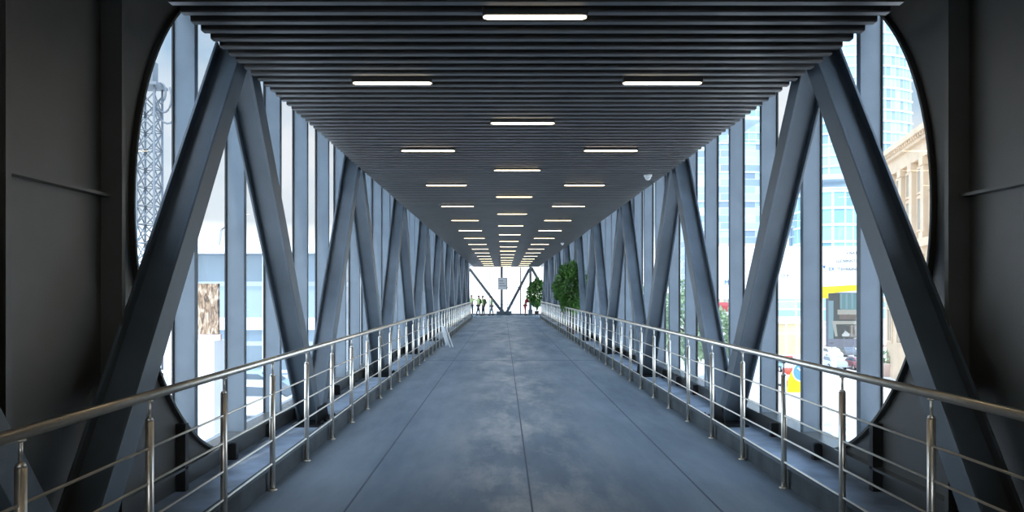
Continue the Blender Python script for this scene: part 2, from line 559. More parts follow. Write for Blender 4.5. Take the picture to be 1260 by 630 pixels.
obj('added_back_glazing', bm, M['glass'], w)  # unseen glazed opening added in the back wall to brighten the near end

# ------------------------------------------------------------------ truss braces
def member_frame(P, Q):
    d = (Q - P).normalized()
    n = Vector((0, -d.z, d.y))
    return d, n

def slab(bm, P, Q, d, n, x0, x1, h0, h1):
    pts = []
    for E in (P, Q):
        for (x, h) in ((x0, h0), (x1, h0), (x1, h1), (x0, h1)):
            v = E + n * h
            pts.append((x, v.y, v.z))
    hexa(bm, pts)

FB = 0.096   # half flange width
def make_brace(s, P, Q, label):
    """H-section laid with its flanges parallel to the side walls"""
    t = thing('diagonal_brace', label, 'steel brace', (s * (XT0 + XT1) / 2, P.y, P.z), 0, 'diagonal steel braces along the walkway')
    o = Vector((s * (XT0 + XT1) / 2, P.y, P.z))
    P0, Q0 = Vector((0, 0, 0)), Vector((0, Q.y - P.y, Q.z - P.z))
    d, n = member_frame(P0, Q0)
    h = (XT1 - XT0) / 2
    bm = bmesh.new(); slab(bm, P0, Q0, d, n, -s * (h - 0.022), -s * h, -FB, FB); obj('flange', bm, M['brace'], t, bevel=0.003)
    bm = bmesh.new(); slab(bm, P0, Q0, d, n, s * (h - 0.022), s * h, -FB, FB); obj('flange', bm, M['brace'], t, bevel=0.003)
    bm = bmesh.new(); slab(bm, P0, Q0, d, n, -(h - 0.022), h - 0.022, -0.03, 0.03); obj('web', bm, M['brace'], t)
    return t

for s, side in ((-1, 'left'), (1, 'right')):
    n_t = n_a = 0
    for k in range(-1, 9):
        ya = AP0 + BAY * k
        apex = Vector((0, ya, ZTOP))
        for dy, nm in ((-BAY / 2, 'toward'), (BAY / 2, 'away')):
            if k == -1 and dy < 0: continue
            foot = Vector((0, ya + dy, ZBOT))
            if nm == 'toward':   # foot nearer than the top
                lab = 'dark steel brace along the %s-hand windows, top leaning away from camera, %s of its slant' % (side, ORD[n_t]); n_t += 1
            else:
                lab = 'dark steel brace along the %s-hand windows, top leaning toward camera, %s of its slant' % (side, ORD[n_a]); n_a += 1
            make_brace(s, foot, apex + Vector((0, -0.06 if nm == 'toward' else 0.05, 0)), lab)
    # shoes at the feet of the truss
    for k in range(0, 10):
        yf = AP0 - BAY / 2 + BAY * k
        bm = bmesh.new()
        box(bm, s * (XT0 - 0.14), s * XT1, yf - 0.40, yf + 0.40, -0.05, -0.02)
        prism(bm, [(yf - 0.30, -0.02), (yf + 0.30, -0.02), (yf + 0.20, 0.16), (yf - 0.20, 0.16)], 'x', s * (XT0 - 0.012), s * (XT0 + 0.0))
        for bx in (-0.30, -0.12, 0.12, 0.30):
            lathe(bm, [(0.018, -0.02), (0.018, 0.004), (0.010, 0.006), (0.010, 0.02)], (s * (XT0 - 0.08), yf + bx, 0), 6)
        tag(obj('foot_plate', bm, M['gasket']), 'black bolted foot plate on the %s-hand ledge, %s from the camera' % (side, ORD[k]), 'foot plate', 'truss foot plates')

# ------------------------------------------------------------------ handrails
def post_mesh(twin=True):
    bm = bmesh.new()
    lathe(bm, [(0.038, 0.0), (0.038, 0.006), (0.022, 0.012)], n=14)
    tube(bm, (0, -0.0, 0.01), (0, 0, 0.90), 0.0215, 14)
    lathe(bm, [(0.0215, 0.90), (0.016, 0.915), (0.008, 0.92)], n=14)
    tube(bm, (0, 0, 0.92), (0, 0, 1.005), 0.0075, 8)
    lathe(bm, [(0.0075, 0.995), (0.019, 1.0), (0.019, 1.006)], n=10)
    return bm
XP = 2.03
for s, side, y0, y1, yp in ((-1, 'left', 0.5, 41.2, 1.73), (1, 'right', 0.5, 42.6, 1.79)):
    t = thing('handrail', 'stainless handrail with four thin rods along the %s edge of the floor' % side, 'handrail', (s * XP, 0, 0), 0, 'stainless handrails')
    bm = bmesh.new()
    tube(bm, (0, -4, 1.03), (0, y1, 1.03), 0.025, 16)
    obj('top_rail', bm, M['chrome'], t)
    for z in (0.21, 0.395, 0.58, 0.76):
        bm = bmesh.new()
        tube(bm, (s * 0.0, -4, z), (s * 0.0, y1, z), 0.0075, 8)
        obj('rod', bm, M['chrome'], t)
    first = None; y = yp - 5 * 0.99
    while y < y1 + 0.05:
        if first is None:
            first = obj('post', post_mesh(), M['chrome'], t); first.location = (0, y, 0)
        else:
            c = first.copy(); C.objects.link(c); c.parent = t; c.location = (0, y, 0)
        y += 0.99

# ------------------------------------------------------------------ ceiling lights
def make_light(label):
    t = thing('linear_ceiling_light', label, 'ceiling light', (0, 0, 0), 0, 'linear ceiling lights')
    bm = bmesh.new()
    box(bm, -0.346, 0.346, -0.041, 0.041, 0.002, 0.06)
    obj('housing', bm, M['lamp_housing'], t, bevel=0.006)
    bm = bmesh.new()
    n = 10
    poly = []
    for k in range(n + 1):
        a = -math.pi/2 + math.pi * k / n
        poly.append((0.305 + 0.035 * math.cos(a), 0.035 * math.sin(a)))
    for k in range(n + 1):
        a = math.pi/2 + math.pi * k / n
        poly.append((-0.305 + 0.035 * math.cos(a), 0.035 * math.sin(a)))
    prism(bm, poly, 'z', -0.004, 0.016)
    obj('diffuser', bm, M['lamp_glow'], t, bevel=0.004)
    return t
proto = None
cols = [('middle row', 0.0, 4.75 - 2.98 * 4), ('left row', -1.17, 6.25 - 2.98 * 4), ('right row', 1.17, 6.25 - 2.98 * 4)]
for nm, x, y in cols:
    k = 0
    while y < YE - 0.3:
        vis = y > 4.0
        if vis:
            lab = 'glowing linear ceiling light in the %s, %s from the camera' % (nm, ORD[k]); k += 1
        else:
            lab = 'glowing linear ceiling light behind the camera position, in the %s' % nm
        loc = (x, y, ZC - 0.026)
        if proto is None:
            proto = make_light(lab); proto.location = loc
        else:
            dup(proto, loc, 0, lab)
        y += 2.98
bpy.context.view_layer.update()

# ---- dome cameras
def dome(loc, label):
    t = thing('dome_camera', label, 'security camera', loc, 0, 'dome cameras on the ceiling')
    bm = bmesh.new(); lathe(bm, [(0.065, 0.0), (0.065, -0.03), (0.055, -0.035)], n=20); obj('base', bm, M['white'], t)
    bm = bmesh.new(); lathe(bm, [(0.048, -0.034), (0.046, -0.055), (0.034, -0.078), (0.012, -0.088)], n=20); obj('dome', bm, M['white'], t)
dome((2.05, 11.25, ZC), 'small white dome camera on the ceiling edge, nearer one')
dome((1.98, 26.7, ZC), 'small white dome camera on the ceiling edge, above the potted ficus')

# ------------------------------------------------------------------ folded white floor sign leaning by the rail
def floor_sign():
    t = thing('floor_sign', 'white folding floor sign leaning against the left-hand rail', 'floor sign', (-1.93, 20.6, 0.0), math.radians(24))
    H, W = 0.58, 0.30
    for bx, tx in ((0.25, 0.05), (0.16, 0.0)):
        bm = bmesh.new()
        out = [(-W/2, 0.0), (-W/2 + 0.06, 0.0), (-W/2 + 0.06, 0.05), (W/2 - 0.06, 0.05), (W/2 - 0.06, 0.0), (W/2, 0.0), (W/2 * 0.9, H - 0.04), (W/2*0.7, H), (-W/2*0.7, H), (-W/2 * 0.9, H - 0.04)]
        A = []; B = []
        for u, v in out:
            off = bx + (tx - bx) * v / H
            A.append(bm.verts.new((off - 0.018, u, v))); B.append(bm.verts.new((off + 0.018, u, v)))
        nn = len(out)
        for i in range(nn):
            j = (i + 1) % nn; bm.faces.new([A[i], A[j], B[j], B[i]])
        bm.faces.new(A[::-1]); bm.faces.new(B)
        obj('panel', bm, M['white'], t, bevel=0.004)
    bm = bmesh.new(); tube(bm, (0.025, -0.09, H), (0.025, 0.09, H), 0.028, 12)
    obj('carry_handle', bm, M['white'], t)
floor_sign()

# ------------------------------------------------------------------ plants
def leaf_cloud(bm, c, rx, rz, n, size, rnd):
    for _ in range(n):
        while True:
            p = Vector((rnd.uniform(-1, 1), rnd.uniform(-1, 1), rnd.uniform(-1, 1)))
            if 0.15 < p.length < 1: break
        p = p.normalized() * (p.length ** 0.45)
        lump = 1 + 0.18 * math.sin(p.x * 7 + 1.3) * math.cos(p.z * 6 + p.y * 5)
        q = Vector((c[0] + p.x * rx * lump, c[1] + p.y * rx * lump, c[2] + p.z * rz * lump))
        d = (p + Vector((rnd.uniform(-.7, .7), rnd.uniform(-.7, .7), rnd.uniform(-1.0, .4)))).normalized()
        u = d.cross(Vector((rnd.uniform(-1, 1), rnd.uniform(-1, 1), rnd.uniform(-1, 1)))).normalized()
        nrm = d.cross(u)
        L = size * rnd.uniform(0.7, 1.3); W = L * 0.24
        pts = [q, q + d * L * 0.35 + u * W + nrm * 0.02 * L, q + d * L * 0.72 + u * W * 0.7, q + d * L - nrm * 0.12 * L, q + d * L * 0.72 - u * W * 0.7, q + d * L * 0.35 - u * W + nrm * 0.02 * L]
        mid = bm.verts.new(q + d * L * 0.5 - nrm * 0.05 * L)
        vs = [bm.verts.new(p_) for p_ in pts]
        for i in range(6):
            bm.faces.new([vs[i], vs[(i + 1) % 6], mid])

def ficus(loc, label, rx, rz, zc, n, size, seed):
    rnd = random.Random(seed)
    t = thing('potted_ficus', label, 'potted plant', loc, 0, 'potted ficus plants')
    bm = bmesh.new(); lathe(bm, [(0.13, 0.0), (0.17, 0.30), (0.19, 0.34), (0.19, 0.38), (0.17, 0.38), (0.165, 0.345)], n=20)
    p = obj('pot', bm, M['pot'], t)
    bm = bmesh.new(); lathe(bm, [(0.168, 0.335), (0.16, 0.352), (0.02, 0.36)], n=16); obj('soil', bm, M['soil'], p)
    bm = bmesh.new()
    for k in range(3):
        a = k * 2.1
        pts = [(0.05*math.cos(a + h*2.4), 0.05*math.sin(a + h*2.4), 0.34 + h * (zc - 0.34)) for h in [0, .15, .3, .45, .6, .75, .9, 1.0]]
        pipe(bm, pts, [0.022, 0.02, 0.019, 0.018, 0.016, 0.014, 0.012, 0.01], 8)
    for k in range(16):
        a = rnd.uniform(0, 6.28); h0 = zc - rz * rnd.uniform(0.0, 0.9)
        e = (rx*0.75*math.cos(a), rx*0.75*math.sin(a), min(h0 + rz * rnd.uniform(0.2, 0.9), zc + rz*0.9))
        pipe(bm, [(0, 0, max(h0, 0.5)), (e[0]*0.5, e[1]*0.5, (h0+e[2])/2 + 0.03), e], [0.01, 0.008, 0.004], 6)
    obj('trunk', bm, M['bark'], t)
    bm = bmesh.new(); leaf_cloud(bm, (0, 0, zc), rx, rz, n, size, rnd)
    obj('foliage', bm, M['leaf'], t)
# plants stand on the ledge behind the rail (first) and past the rail's end
ficus((2.27, 26.2, -0.045), 'tall bushy green potted ficus on the ledge behind the right-hand rail', 0.50, 0.80, 1.80, 1900, 0.18, 3)

# ------------------------------------------------------------------ far lobby past the end of the floor
ZL = -0.27
LY0, LY1, LX = FLEND + 0.12, 59.6, 4.4
bm = bmesh.new(); box(bm, -LX, LX, LY0, LY1 + 2, ZL - 0.2, ZL)
o = struct('floor_lobby', bm, M['floor'])
bm = bmesh.new(); box(bm, -LX, LX, YE + 0.02, LY1 + 0.5, 3.72, 3.85)
struct('ceiling_lobby', bm, mat('lobby_ceiling_panel', (0.38, 0.33, 0.27), 0.35, 0.2, 0.1, 2.0))
bm = bmesh.new()
for a, b in ((-LX, -1.33), (-1.31, 0.13), (0.15, 1.23), (1.25, 3.0), (3.02, LX)):
    box(bm, a, b, LY1 - 0.008, LY1 + 0.008, ZL, 3.72)
w = struct('window_3', bm, M['glass'])
for x, wd in ((-3.0, 0.05), (-1.32, 0.05), (0.14, 0.05), (1.24, 0.09), (3.01, 0.08)):
    bm = bmesh.new(); box(bm, x - wd/2, x + wd/2, LY1 - 0.12, LY1 + 0.02, ZL, 3.72); obj('mullion', bm, M['mullion'], w)
bm = bmesh.new(); box(bm, 0.14, LX, LY1 - 0.08, LY1 + 0.02, 1.98, 2.04); box(bm, -LX, LX, LY1 - 0.08, LY1 + 0.02, 0.55, 0.57); obj('transom', bm, M['mullion'], w)
bm = bmesh.new(); box(bm, -LX, LX, LY1 - 0.14, LY1 + 0.05, ZL, ZL + 0.09); obj('window_sill', bm, M['wall'], w)
for s, num in ((-1, 4), (1, 5)):
    bm = bmesh.new(); box(bm, s * (LX - 0.01), s * LX, YE, LY1, ZL, 3.72); w = struct('window_%d' % num, bm, M['glass'])
    for y in (YE + 0.1, 54.4, 57.0, 59.4):
        bm = bmesh.new(); box(bm, s * (LX - 0.15), s * LX, y - 0.04, y + 0.04, ZL, 3.72); obj('mullion', bm, M['mullion'], w)
for nm, x in (('middle', -0.32), ('right', 2.02)):
    t = thing('lobby_column', 'dark slim column in front of the end window, %s' % ('holding the white notice' if nm == 'middle' else 'beside the person in red'), 'column', (x, 58.8, ZL), 0, 'columns at the end window')
    bm = bmesh.new(); box(bm, -0.10, 0.10, -0.1, -0.075, 0, 3.98); box(bm, -0.10, 0.10, 0.075, 0.10, 0, 3.98); box(bm, -0.03, 0.03, -0.075, 0.075, 0, 3.98)
    obj('shaft', bm, M['brace'], t)
    bm = bmesh.new(); box(bm, -0.17, 0.17, -0.17, 0.17, 0, 0.45); obj('base', bm, M['brace'], t, bevel=0.02)

def end_brace(p, q, label, r=0.11):
    t = thing('lobby_brace', label, 'steel brace', (p[0], 58.95, p[1]), 0, 'braces at the end window')
    d = Vector((q[0] - p[0], 0, q[1] - p[1])); L = d.length; d.normalize(); n = Vector((-d.z, 0, d.x))
    for a, b, y0, y1, nm in ((-r, r, -0.1, -0.08, 'flange'), (-r, r, 0.08, 0.1, 'flange'), (-0.02, 0.02, -0.08, 0.08, 'web')):
        bm = bmesh.new()
        pts = []
        for E in (Vector((0, 0, 0)), d * L):
            for (h, y) in ((a, y0), (b, y0), (b, y1), (a, y1)):
                v = E + n * h; pts.append((v.x, y, v.z))
        hexa(bm, pts); obj(nm, bm, M['brace'], t)
end_brace((-0.30, 0.0), (-2.95, 3.5), 'dark brace at the end window running from column foot up to the far left')
end_brace((0.12, 0.0), (1.95, 3.5), 'dark brace at the end window running from column foot up to the right column')
end_brace((3.3, 1.5), (2.1, 3.6), 'short dark brace at the end window, right of the right column')
bm = bmesh.new()
box(bm, -0.75, 0.50, 58.82, 59.05, ZL + 0.0, ZL + 0.30)
tag(obj('node_block', bm, M['brace'], bevel=0.03), 'dark steel node block where the end braces meet the floor', 'steel node')
t = thing('notice_board', 'white square notice fixed to the middle column at the end window', 'notice board', (-0.26, 58.67, 1.78), 0)
bm = bmesh.new(); box(bm, -0.37, 0.37, -0.02, 0.02, 0, 1.0); obj('frame', bm, M['white'], t, bevel=0.01)
bm = bmesh.new(); box(bm, -0.33, 0.33, -0.026, -0.021, 0.05, 0.95); obj('sheet', bm, M['paper'], t)
bm = bmesh.new()
for k in range(3):
    box(bm, -0.26, 0.26 - 0.1 * k, -0.029, -0.0265, 0.30 + 0.2 * k, 0.34 + 0.2 * k)
obj('text_lines', bm, M['grey_text'], t)

ficus((2.42, 56.3, ZL), 'green potted ficus in the lobby past the far end of the right-hand rail', 0.60, 0.95, 1.78, 1300, 0.24, 5)

# ------------------------------------------------------------------ people
def person(name_label, loc, rz, h, top, trousers, lean=0.0, stride=0.12, arm='down', group='people by the end window'):
    t = thing('person', name_label, 'person', loc, rz, group)
    k = h / 1.75
    V = {}
    def sk(name, verts, edges, radii, m, parent=t, sub=2):
        me = bpy.data.meshes.new(name)
        me.from_pydata([tuple(Vector(v) * k) for v in verts], edges, [])
        o = bpy.data.objects.new(name, me); C.objects.link(o); o.parent = parent
        me.materials.append(m)
        mo = o.modifiers.new('skin', 'SKIN')
        mo.use_smooth_shade = True
        if not me.skin_vertices:
            return o
        for i, r in enumerate(radii):
            rr = (r, r) if not isinstance(r, tuple) else r
            me.skin_vertices[0].data[i].radius = (rr[0] * k, rr[1] * k)
        me.skin_vertices[0].data[0].use_root = True
        su = o.modifiers.new('sub', 'SUBSURF'); su.levels = sub; su.render_levels = sub
        return o
    L = lean
    st = stride
    hands = {'down': ((-0.27, -0.04 + L*0.3, 0.86), (0.27, 0.05 + L*0.3, 0.86)), 'out': ((-0.52, 0.10, 1.30), (0.27, 0.04, 0.86)), 'front': ((-0.18, 0.36 + L, 1.18), (0.18, 0.38 + L, 1.22))}[arm]
    elb = {'down': ((-0.26, -0.03 + L*0.6, 1.12), (0.26, 0.0 + L*0.6, 1.12)), 'out': ((-0.36, 0.03, 1.34), (0.26, 0.0, 1.12)), 'front': ((-0.24, 0.10 + L, 1.14), (0.24, 0.12 + L, 1.16))}[arm]
    verts = [(0, 0, 0.95), (0, L*0.4, 1.15), (0, L*0.9, 1.38), (0, L, 1.50), (0, L*1.1 + 0.01, 1.58), (0, L*1.15 + 0.02, 1.70),
             (-0.18, L*0.9, 1.41), elb[0], hands[0], (0.18, L*0.9, 1.41), elb[1], hands[1],
             (-0.10, 0, 0.88), (-0.11, st*0.5 + 0.02, 0.48), (-0.11, st, 0.07), (-0.11, st + 0.13, 0.035),
             (0.10, 0, 0.88), (0.11, -st*0.4, 0.48), (0.11, -st, 0.07), (0.11, -st + 0.13, 0.035)]
    edges = [(0,1),(1,2),(2,3),(3,4),(4,5),(2,6),(6,7),(7,8),(2,9),(9,10),(10,11),(0,12),(12,13),(13,14),(14,15),(0,16),(16,17),(17,18),(18,19)]
    rad = [(0.15,0.11),(0.14,0.10),(0.17,0.11),0.055,(0.085,0.095),(0.075,0.09),0.06,0.042,0.032,0.06,0.042,0.032,0.095,0.062,0.042,0.04,0.095,0.062,0.042,0.04]
    sk('body', verts, edges, rad, M['skin'])
    # five fingers and thumb cue on each hand
    bm = bmesh.new()
    for sg, hd in ((-1, hands[0]), (1, hands[1])):
        el = elb[0] if sg < 0 else elb[1]
        d = (Vector(hd) - Vector(el)).normalized()
        side = d.cross(Vector((1, 0, 0)) if abs(d.x) < 0.8 else Vector((0, 0, 1))).normalized()
        for f in range(4):
            b = (Vector(hd) + d * 0.02 + side * (f - 1.5) * 0.02) * k
            tube(bm, b, b + d * (0.075 - 0.008 * abs(f - 1.4)) * k, 0.0095 * k, 6, 0.007 * k)
        b = (Vector(hd) - side * 0.03) * k
        tube(bm, b, b + (d * 0.04 - side * 0.03) * k, 0.010 * k, 6, 0.008 * k)
    obj('hand', bm, M['skin'], t)
    # jacket / vest
    sk('jacket', [(0, L*0.2, 0.98), (0, L*0.4, 1.15), (0, L*0.9, 1.37), (0, L, 1.47), (-0.185, L*0.9, 1.40), tuple(Vector(elb[0])), tuple(Vector(elb[0]).lerp(Vector(hands[0]), 0.75)), (0.185, L*0.9, 1.40), tuple(Vector(elb[1])), tuple(Vector(elb[1]).lerp(Vector(hands[1]), 0.75))],
       [(0,1),(1,2),(2,3),(2,4),(4,5),(5,6),(2,7),(7,8),(8,9)], [(0.175,0.13),(0.165,0.12),(0.19,0.13),0.065,0.075,0.056,0.046,0.075,0.056,0.046], top)
    sk('trousers', [(0, 0, 0.96), (-0.10, 0, 0.86), (-0.11, st*0.5 + 0.02, 0.48), (-0.11, st, 0.10), (0.10, 0, 0.86), (0.11, -st*0.4, 0.48), (0.11, -st, 0.10)],
       [(0,1),(1,2),(2,3),(0,4),(4,5),(5,6)], [(0.165,0.12),0.108,0.075,0.058,0.108,0.075,0.058], trousers)
    bm = bmesh.new()
    for sg, y in ((-1, st), (1, -st)):
        ball(bm, (sg * 0.11 * k, (y + 0.06) * k, 0.045 * k), 0.07 * k, (0.65, 1.9, 0.64), 10)
    obj('shoe', bm, M['hair'], t)
    bm = bmesh.new(); ball(bm, (0, (L*1.12 - 0.015) * k, 1.685 * k), 0.098 * k, (0.92, 1.0, 0.95), 12)
    obj('hair', bm, M['hair'], t)
    bm = bmesh.new()   # face details look along +y of the figure
    fy = L*1.12 + 0.015
    tube(bm, (0, (fy + 0.085) * k, 1.655 * k), (0, (fy + 0.108) * k, 1.62 * k), 0.010 * k, 6, 0.015 * k)
    obj('nose', bm, M['skin'], t)
    return t

PY = 57.8
def px_x(x, Y): return CAMX + (x - 619) * Y / FPX
person('person in pale top at far left, reaching an arm out', (px_x(580.0, 58.2), 58.2, ZL), math.radians(170), 1.62, M['vest'], M['cloth_dark'], 0.0, 0.08, 'out')
person('person in pale green vest and dark trousers walking, olive backpack on back', (px_x(588.3, PY), PY, ZL), math.radians(-70), 1.60, M['vest'], M['cloth_dark'], 0.05, 0.20, 'out')
person('person in pale vest standing sideways beside the left pair, with olive backpack', (px_x(594.6, 57.2), 57.2, ZL), math.radians(80), 1.58, M['vest'], M['cloth_dark'], 0.05, 0.07, 'down')
person('person in pale green top and grey trousers striding near the left brace', (px_x(605.0, 57.6), 57.6, ZL), math.radians(100), 1.52, M['vest'], M['cloth_grey'], 0.03, 0.18, 'down')
person('person in red clothes leaning on the right column', (px_x(646.2, 58.0), 58.0, ZL), math.radians(-80), 1.62, M['red'], M['red'], 0.16, 0.03, 'front')
def backpack(loc, rz, label):
    t = thing('backpack', label, 'backpack', loc, rz, 'olive backpacks')
    bm = bmesh.new(); ball(bm, (0, 0, 0), 0.2, (0.85, 0.62, 1.25), 14); obj('bag', bm, M['pack'], t)
    bm = bmesh.new(); ball(bm, (0, -0.11, -0.06), 0.11, (0.9, 0.5, 0.9), 10); obj('pocket', bm, M['pack'], t)
    bm = bmesh.new()
    for x in (-0.1, 0.1): pipe(bm, [(x, 0.08, 0.18), (x, 0.2, 0.22), (x, 0.27, 0.1), (x, 0.22, -0.1), (x, 0.08, -0.18)], 0.014, 6)
    obj('strap', bm, M['pack'], t)
backpack((px_x(590.6, PY), PY + 0.02, ZL + 1.12), math.radians(90), 'olive backpack worn by the walking person in pale green vest')
backpack((px_x(596.6, 57.2), 57.2, ZL + 1.10), math.radians(90), 'olive backpack worn by the person standing sideways')

# ================================================================== outside
ZG = -7.0
M['ground'] = mat('pale_paving', (0.72, 0.70, 0.67), 0.9, 0, 0.10, 0.2)
M['terrace'] = mat('white_terrace', (0.80, 0.80, 0.79), 0.8, 0, 0.05, 0.5)
bm = bmesh.new(); box(bm, -600, 600, -200, 900, ZG - 0.3, ZG)
struct('ground', bm, M['ground'])
bm = bmesh.new()
for a in range(10):
    box(bm, 14 + a * 3.2, 14.12 + a * 3.2, 66, 72, ZG, ZG + 0.01)
struct('trim_8', bm, mat('road_paint', (0.55, 0.35, 0.30), 0.8))

# ---- cars
def car(label, loc, rz, col, name='car', group='parked cars'):
    t = thing(name, label, 'car', loc, rz, group)
    m = mat('car_paint_' + label.split()[0], col, 0.25, 0.1, coat=0.6)
    def pr(poly, w, y0=0):
        bm = bmesh.new(); prism(bm, poly, 'y', -w, w); return bm
    low = [(-2.2, 0.30), (2.15, 0.30), (2.25, 0.55), (2.15, 0.78), (1.15, 0.95), (-1.75, 0.98), (-2.2, 0.85), (-2.28, 0.55)]
    obj('body', pr(low, 0.88), m, t, bevel=0.06)
    cab = [(-1.75, 0.97), (1.1, 0.94), (0.45, 1.38), (-0.9, 1.43), (-1.45, 1.30)]
    b = obj('cabin', pr(cab, 0.74), m, t, bevel=0.05)
    g = mat_glass_dark
    bm = bmesh.new()
    prism(bm, [(-1.45, 1.0), (0.92, 0.98), (0.38, 1.31), (-0.88, 1.35), (-1.25, 1.26)], 'y', -0.752, 0.752)
    obj('side_window', bm, g, b)
    bm = bmesh.new(); prism(bm, [(1.13, 0.97), (1.15, 0.98), (0.52, 1.37), (0.49, 1.36)], 'y', -0.66, 0.66); obj('windscreen', bm, g, b)
    for x in (-1.38, 1.38):
        for y in (-0.84, 0.84):
            bm = bmesh.new(); tube(bm, (x, y - 0.1, 0.32), (x, y + 0.1, 0.32), 0.32, 18)
            wh = obj('wheel', bm, M['gasket'], t)
            bm = bmesh.new(); tube(bm, (x, y - 0.108, 0.32), (x, y + 0.108, 0.32), 0.19, 12); obj('hubcap', bm, M['chrome'], wh)
    bm = bmesh.new()
    for y in (-0.62, 0.62): box(bm, 2.12, 2.24, y - 0.16, y + 0.16, 0.62, 0.74)
    obj('headlight', bm, M['white'], t)
    return t
mat_glass_dark = mat('car_glass', (0.10, 0.13, 0.16), 0.08)
spots = [(1021, 437, 'silver', (0.55, 0.57, 0.6)), (1039, 434, 'dark grey', (0.12, 0.13, 0.15)), (1057, 432, 'white', (0.8, 0.8, 0.8)),
         (1024, 449, 'pale blue', (0.45, 0.55, 0.65)), (1053, 450, 'maroon', (0.4, 0.15, 0.14)), (963, 452, 'steel blue', (0.25, 0.42, 0.5))]
for i, (x, y, cn, col) in enumerate(spots):
    Y = (CAMH - ZG) * FPX / (y + 4 - 360.0)
    p = at(x, y, Y)
    car('%s car parked beyond the right-hand windows, %s' % (cn, 'below the video screen' if x > 1000 else 'left of the yellow barrier'), (p.x, Y, ZG), math.radians(86 + 3 * (i % 3)), col)

# ---- left side: terrace deck, glass pavilion, picture stand, railing
ZT = -3.2
bm = bmesh.new(); box(bm, -34, -4.2, 8, 34.5, ZT - 0.3, ZT)
for x in (-32, -24, -16, -8):
    for y in (12, 22, 32): box(bm, x - 0.3, x + 0.3, y - 0.3, y + 0.3, ZG, ZT - 0.3)
tag(obj('terrace_deck', bm, M['terrace']), 'white raised terrace below the left-hand windows', 'terrace')
p0, p1 = at(236, 303, 36), at(412, 303, 36)
t = thing('glass_pavilion', 'pale glass pavilion with thin white flat roof beyond the left-hand windows', 'building', (p0.x, 36, ZG), 0)
W = p1.x - p0.x; RZ = p0.z - ZG
bm = bmesh.new(); box(bm, 0, W, 0.3, 9, 0, RZ - 0.4)
obj('curtain_wall', bm, facade_mat('pavilion_glass', (0.26, 0.34, 0.40), (0.45, 0.5, 0.53), 2.2, 3.0, 0.12, 0.15, 0.3), t)
bm = bmesh.new(); box(bm, -1.2, W + 1, -0.9, 9.5, RZ - 0.38, RZ); obj('roof', bm, M['whitepaint'], t)
bm = bmesh.new(); box(bm, -0.3, W + 0.3, -0.1, 0.3, 3.2, 4.4); box(bm, -0.3, W + 0.3, -0.1, 0.3, 6.7, 7.3); obj('spandrel', bm, M['whitepaint'], t)
for k in range(5):
    bm = bmesh.new(); x = W * k / 4; box(bm, x - 0.07, x + 0.07, 0.05, 0.32, 0, RZ - 0.4); obj('mullion', bm, M['whitepaint'], t)
# tall blue-grey slab behind the pavilion
p = at(318, 240, 90)
# terrace balustrade
t = thing('balustrade', 'white balustrade along the far edge of the terrace', 'balustrade', (-22, 33.8, ZT), 0)
bm = bmesh.new(); box(bm, 0, 17, -0.08, 0.08, 1.0, 1.12); obj('top_rail', bm, M['whitepaint'], t)
bm = bmesh.new(); box(bm, 0, 17, -0.1, 0.1, 0, 0.18); obj('plinth', bm, M['whitepaint'], t)
b0 = None
for k in range(57):
    if b0 is None:
        bm = bmesh.new(); lathe(bm, [(0.06, 0.18), (0.045, 0.4), (0.07, 0.6), (0.04, 0.85), (0.06, 1.0)], n=8); b0 = obj('baluster', bm, mat('baluster_grey', (0.5, 0.52, 0.54), 0.7), t)
    else:
        c = b0.copy(); C.objects.link(c); c.parent = t; c.location = (k * 0.3, 0, 0)
b0.location = (0, 0, 0)
car('white car parked on the terrace nearest the left-hand windows', at(318, 470, 25) * 1.0, 0, (0.78, 0.79, 0.8)).location = (at(322, 470, 27).x, 27, ZT)
car('pale blue car parked on the terrace in front of balustrade', (0, 0, 0), 0, (0.35, 0.5, 0.6)).location = (at(312, 400, 31).x, 31.2, ZT)

# picture on white stand
p = at(253, 380, 15)
t = thing('picture_board', 'brown picture board on a white plinth outside the left-hand windows', 'picture board', (p.x, 15, 0), math.radians(-12))
zt, zb = at(253, 349, 15).z, at(253, 411, 15).z
def art_mat():
    m = bpy.data.materials.new('brown_picture'); m.use_nodes = True; nt = m.node_tree; b = nt.nodes['Principled BSDF']
    tc = nt.nodes.new('ShaderNodeTexCoord'); mp = nt.nodes.new('ShaderNodeMapping'); mp.inputs['Scale'].default_value = (7, 1, 2.2)
    n = nt.nodes.new('ShaderNodeTexNoise'); n.inputs['Scale'].default_value = 1.7; n.inputs['Detail'].default_value = 6; n.inputs['Distortion'].default_value = 1.5
    r = nt.nodes.new('ShaderNodeValToRGB'); e = r.color_ramp.elements
    e[0].position = 0.36; e[0].color = (0.07, 0.045, 0.03, 1); e[1].position = 0.66; e[1].color = (0.62, 0.50, 0.38, 1)
    x = e.new(0.5); x.color = (0.30, 0.19, 0.11, 1)
    nt.links.new(tc.outputs['Object'], mp.inputs[0]); nt.links.new(mp.outputs[0], n.inputs['Vector']); nt.links.new(n.outputs['Fac'], r.inputs[0]); nt.links.new(r.outputs[0], b.inputs['Base Color'])
    b.inputs['Roughness'].default_value = 0.6
    return m
bm = bmesh.new(); box(bm, -0.50, 0.31, -0.03, 0.03, zb, zt); obj('picture', bm, art_mat(), t)
bm = bmesh.new(); box(bm, -0.55, 0.36, -0.02, 0.03, zb - 0.12, zb); obj('rail', bm, mat('pinkish_rail', (0.55, 0.42, 0.40), 0.6), t)
bm = bmesh.new(); box(bm, -0.52, 0.33, -0.2, 0.25, ZT, zb - 0.12); obj('plinth', bm, M['whitepaint'], t, bevel=0.01)

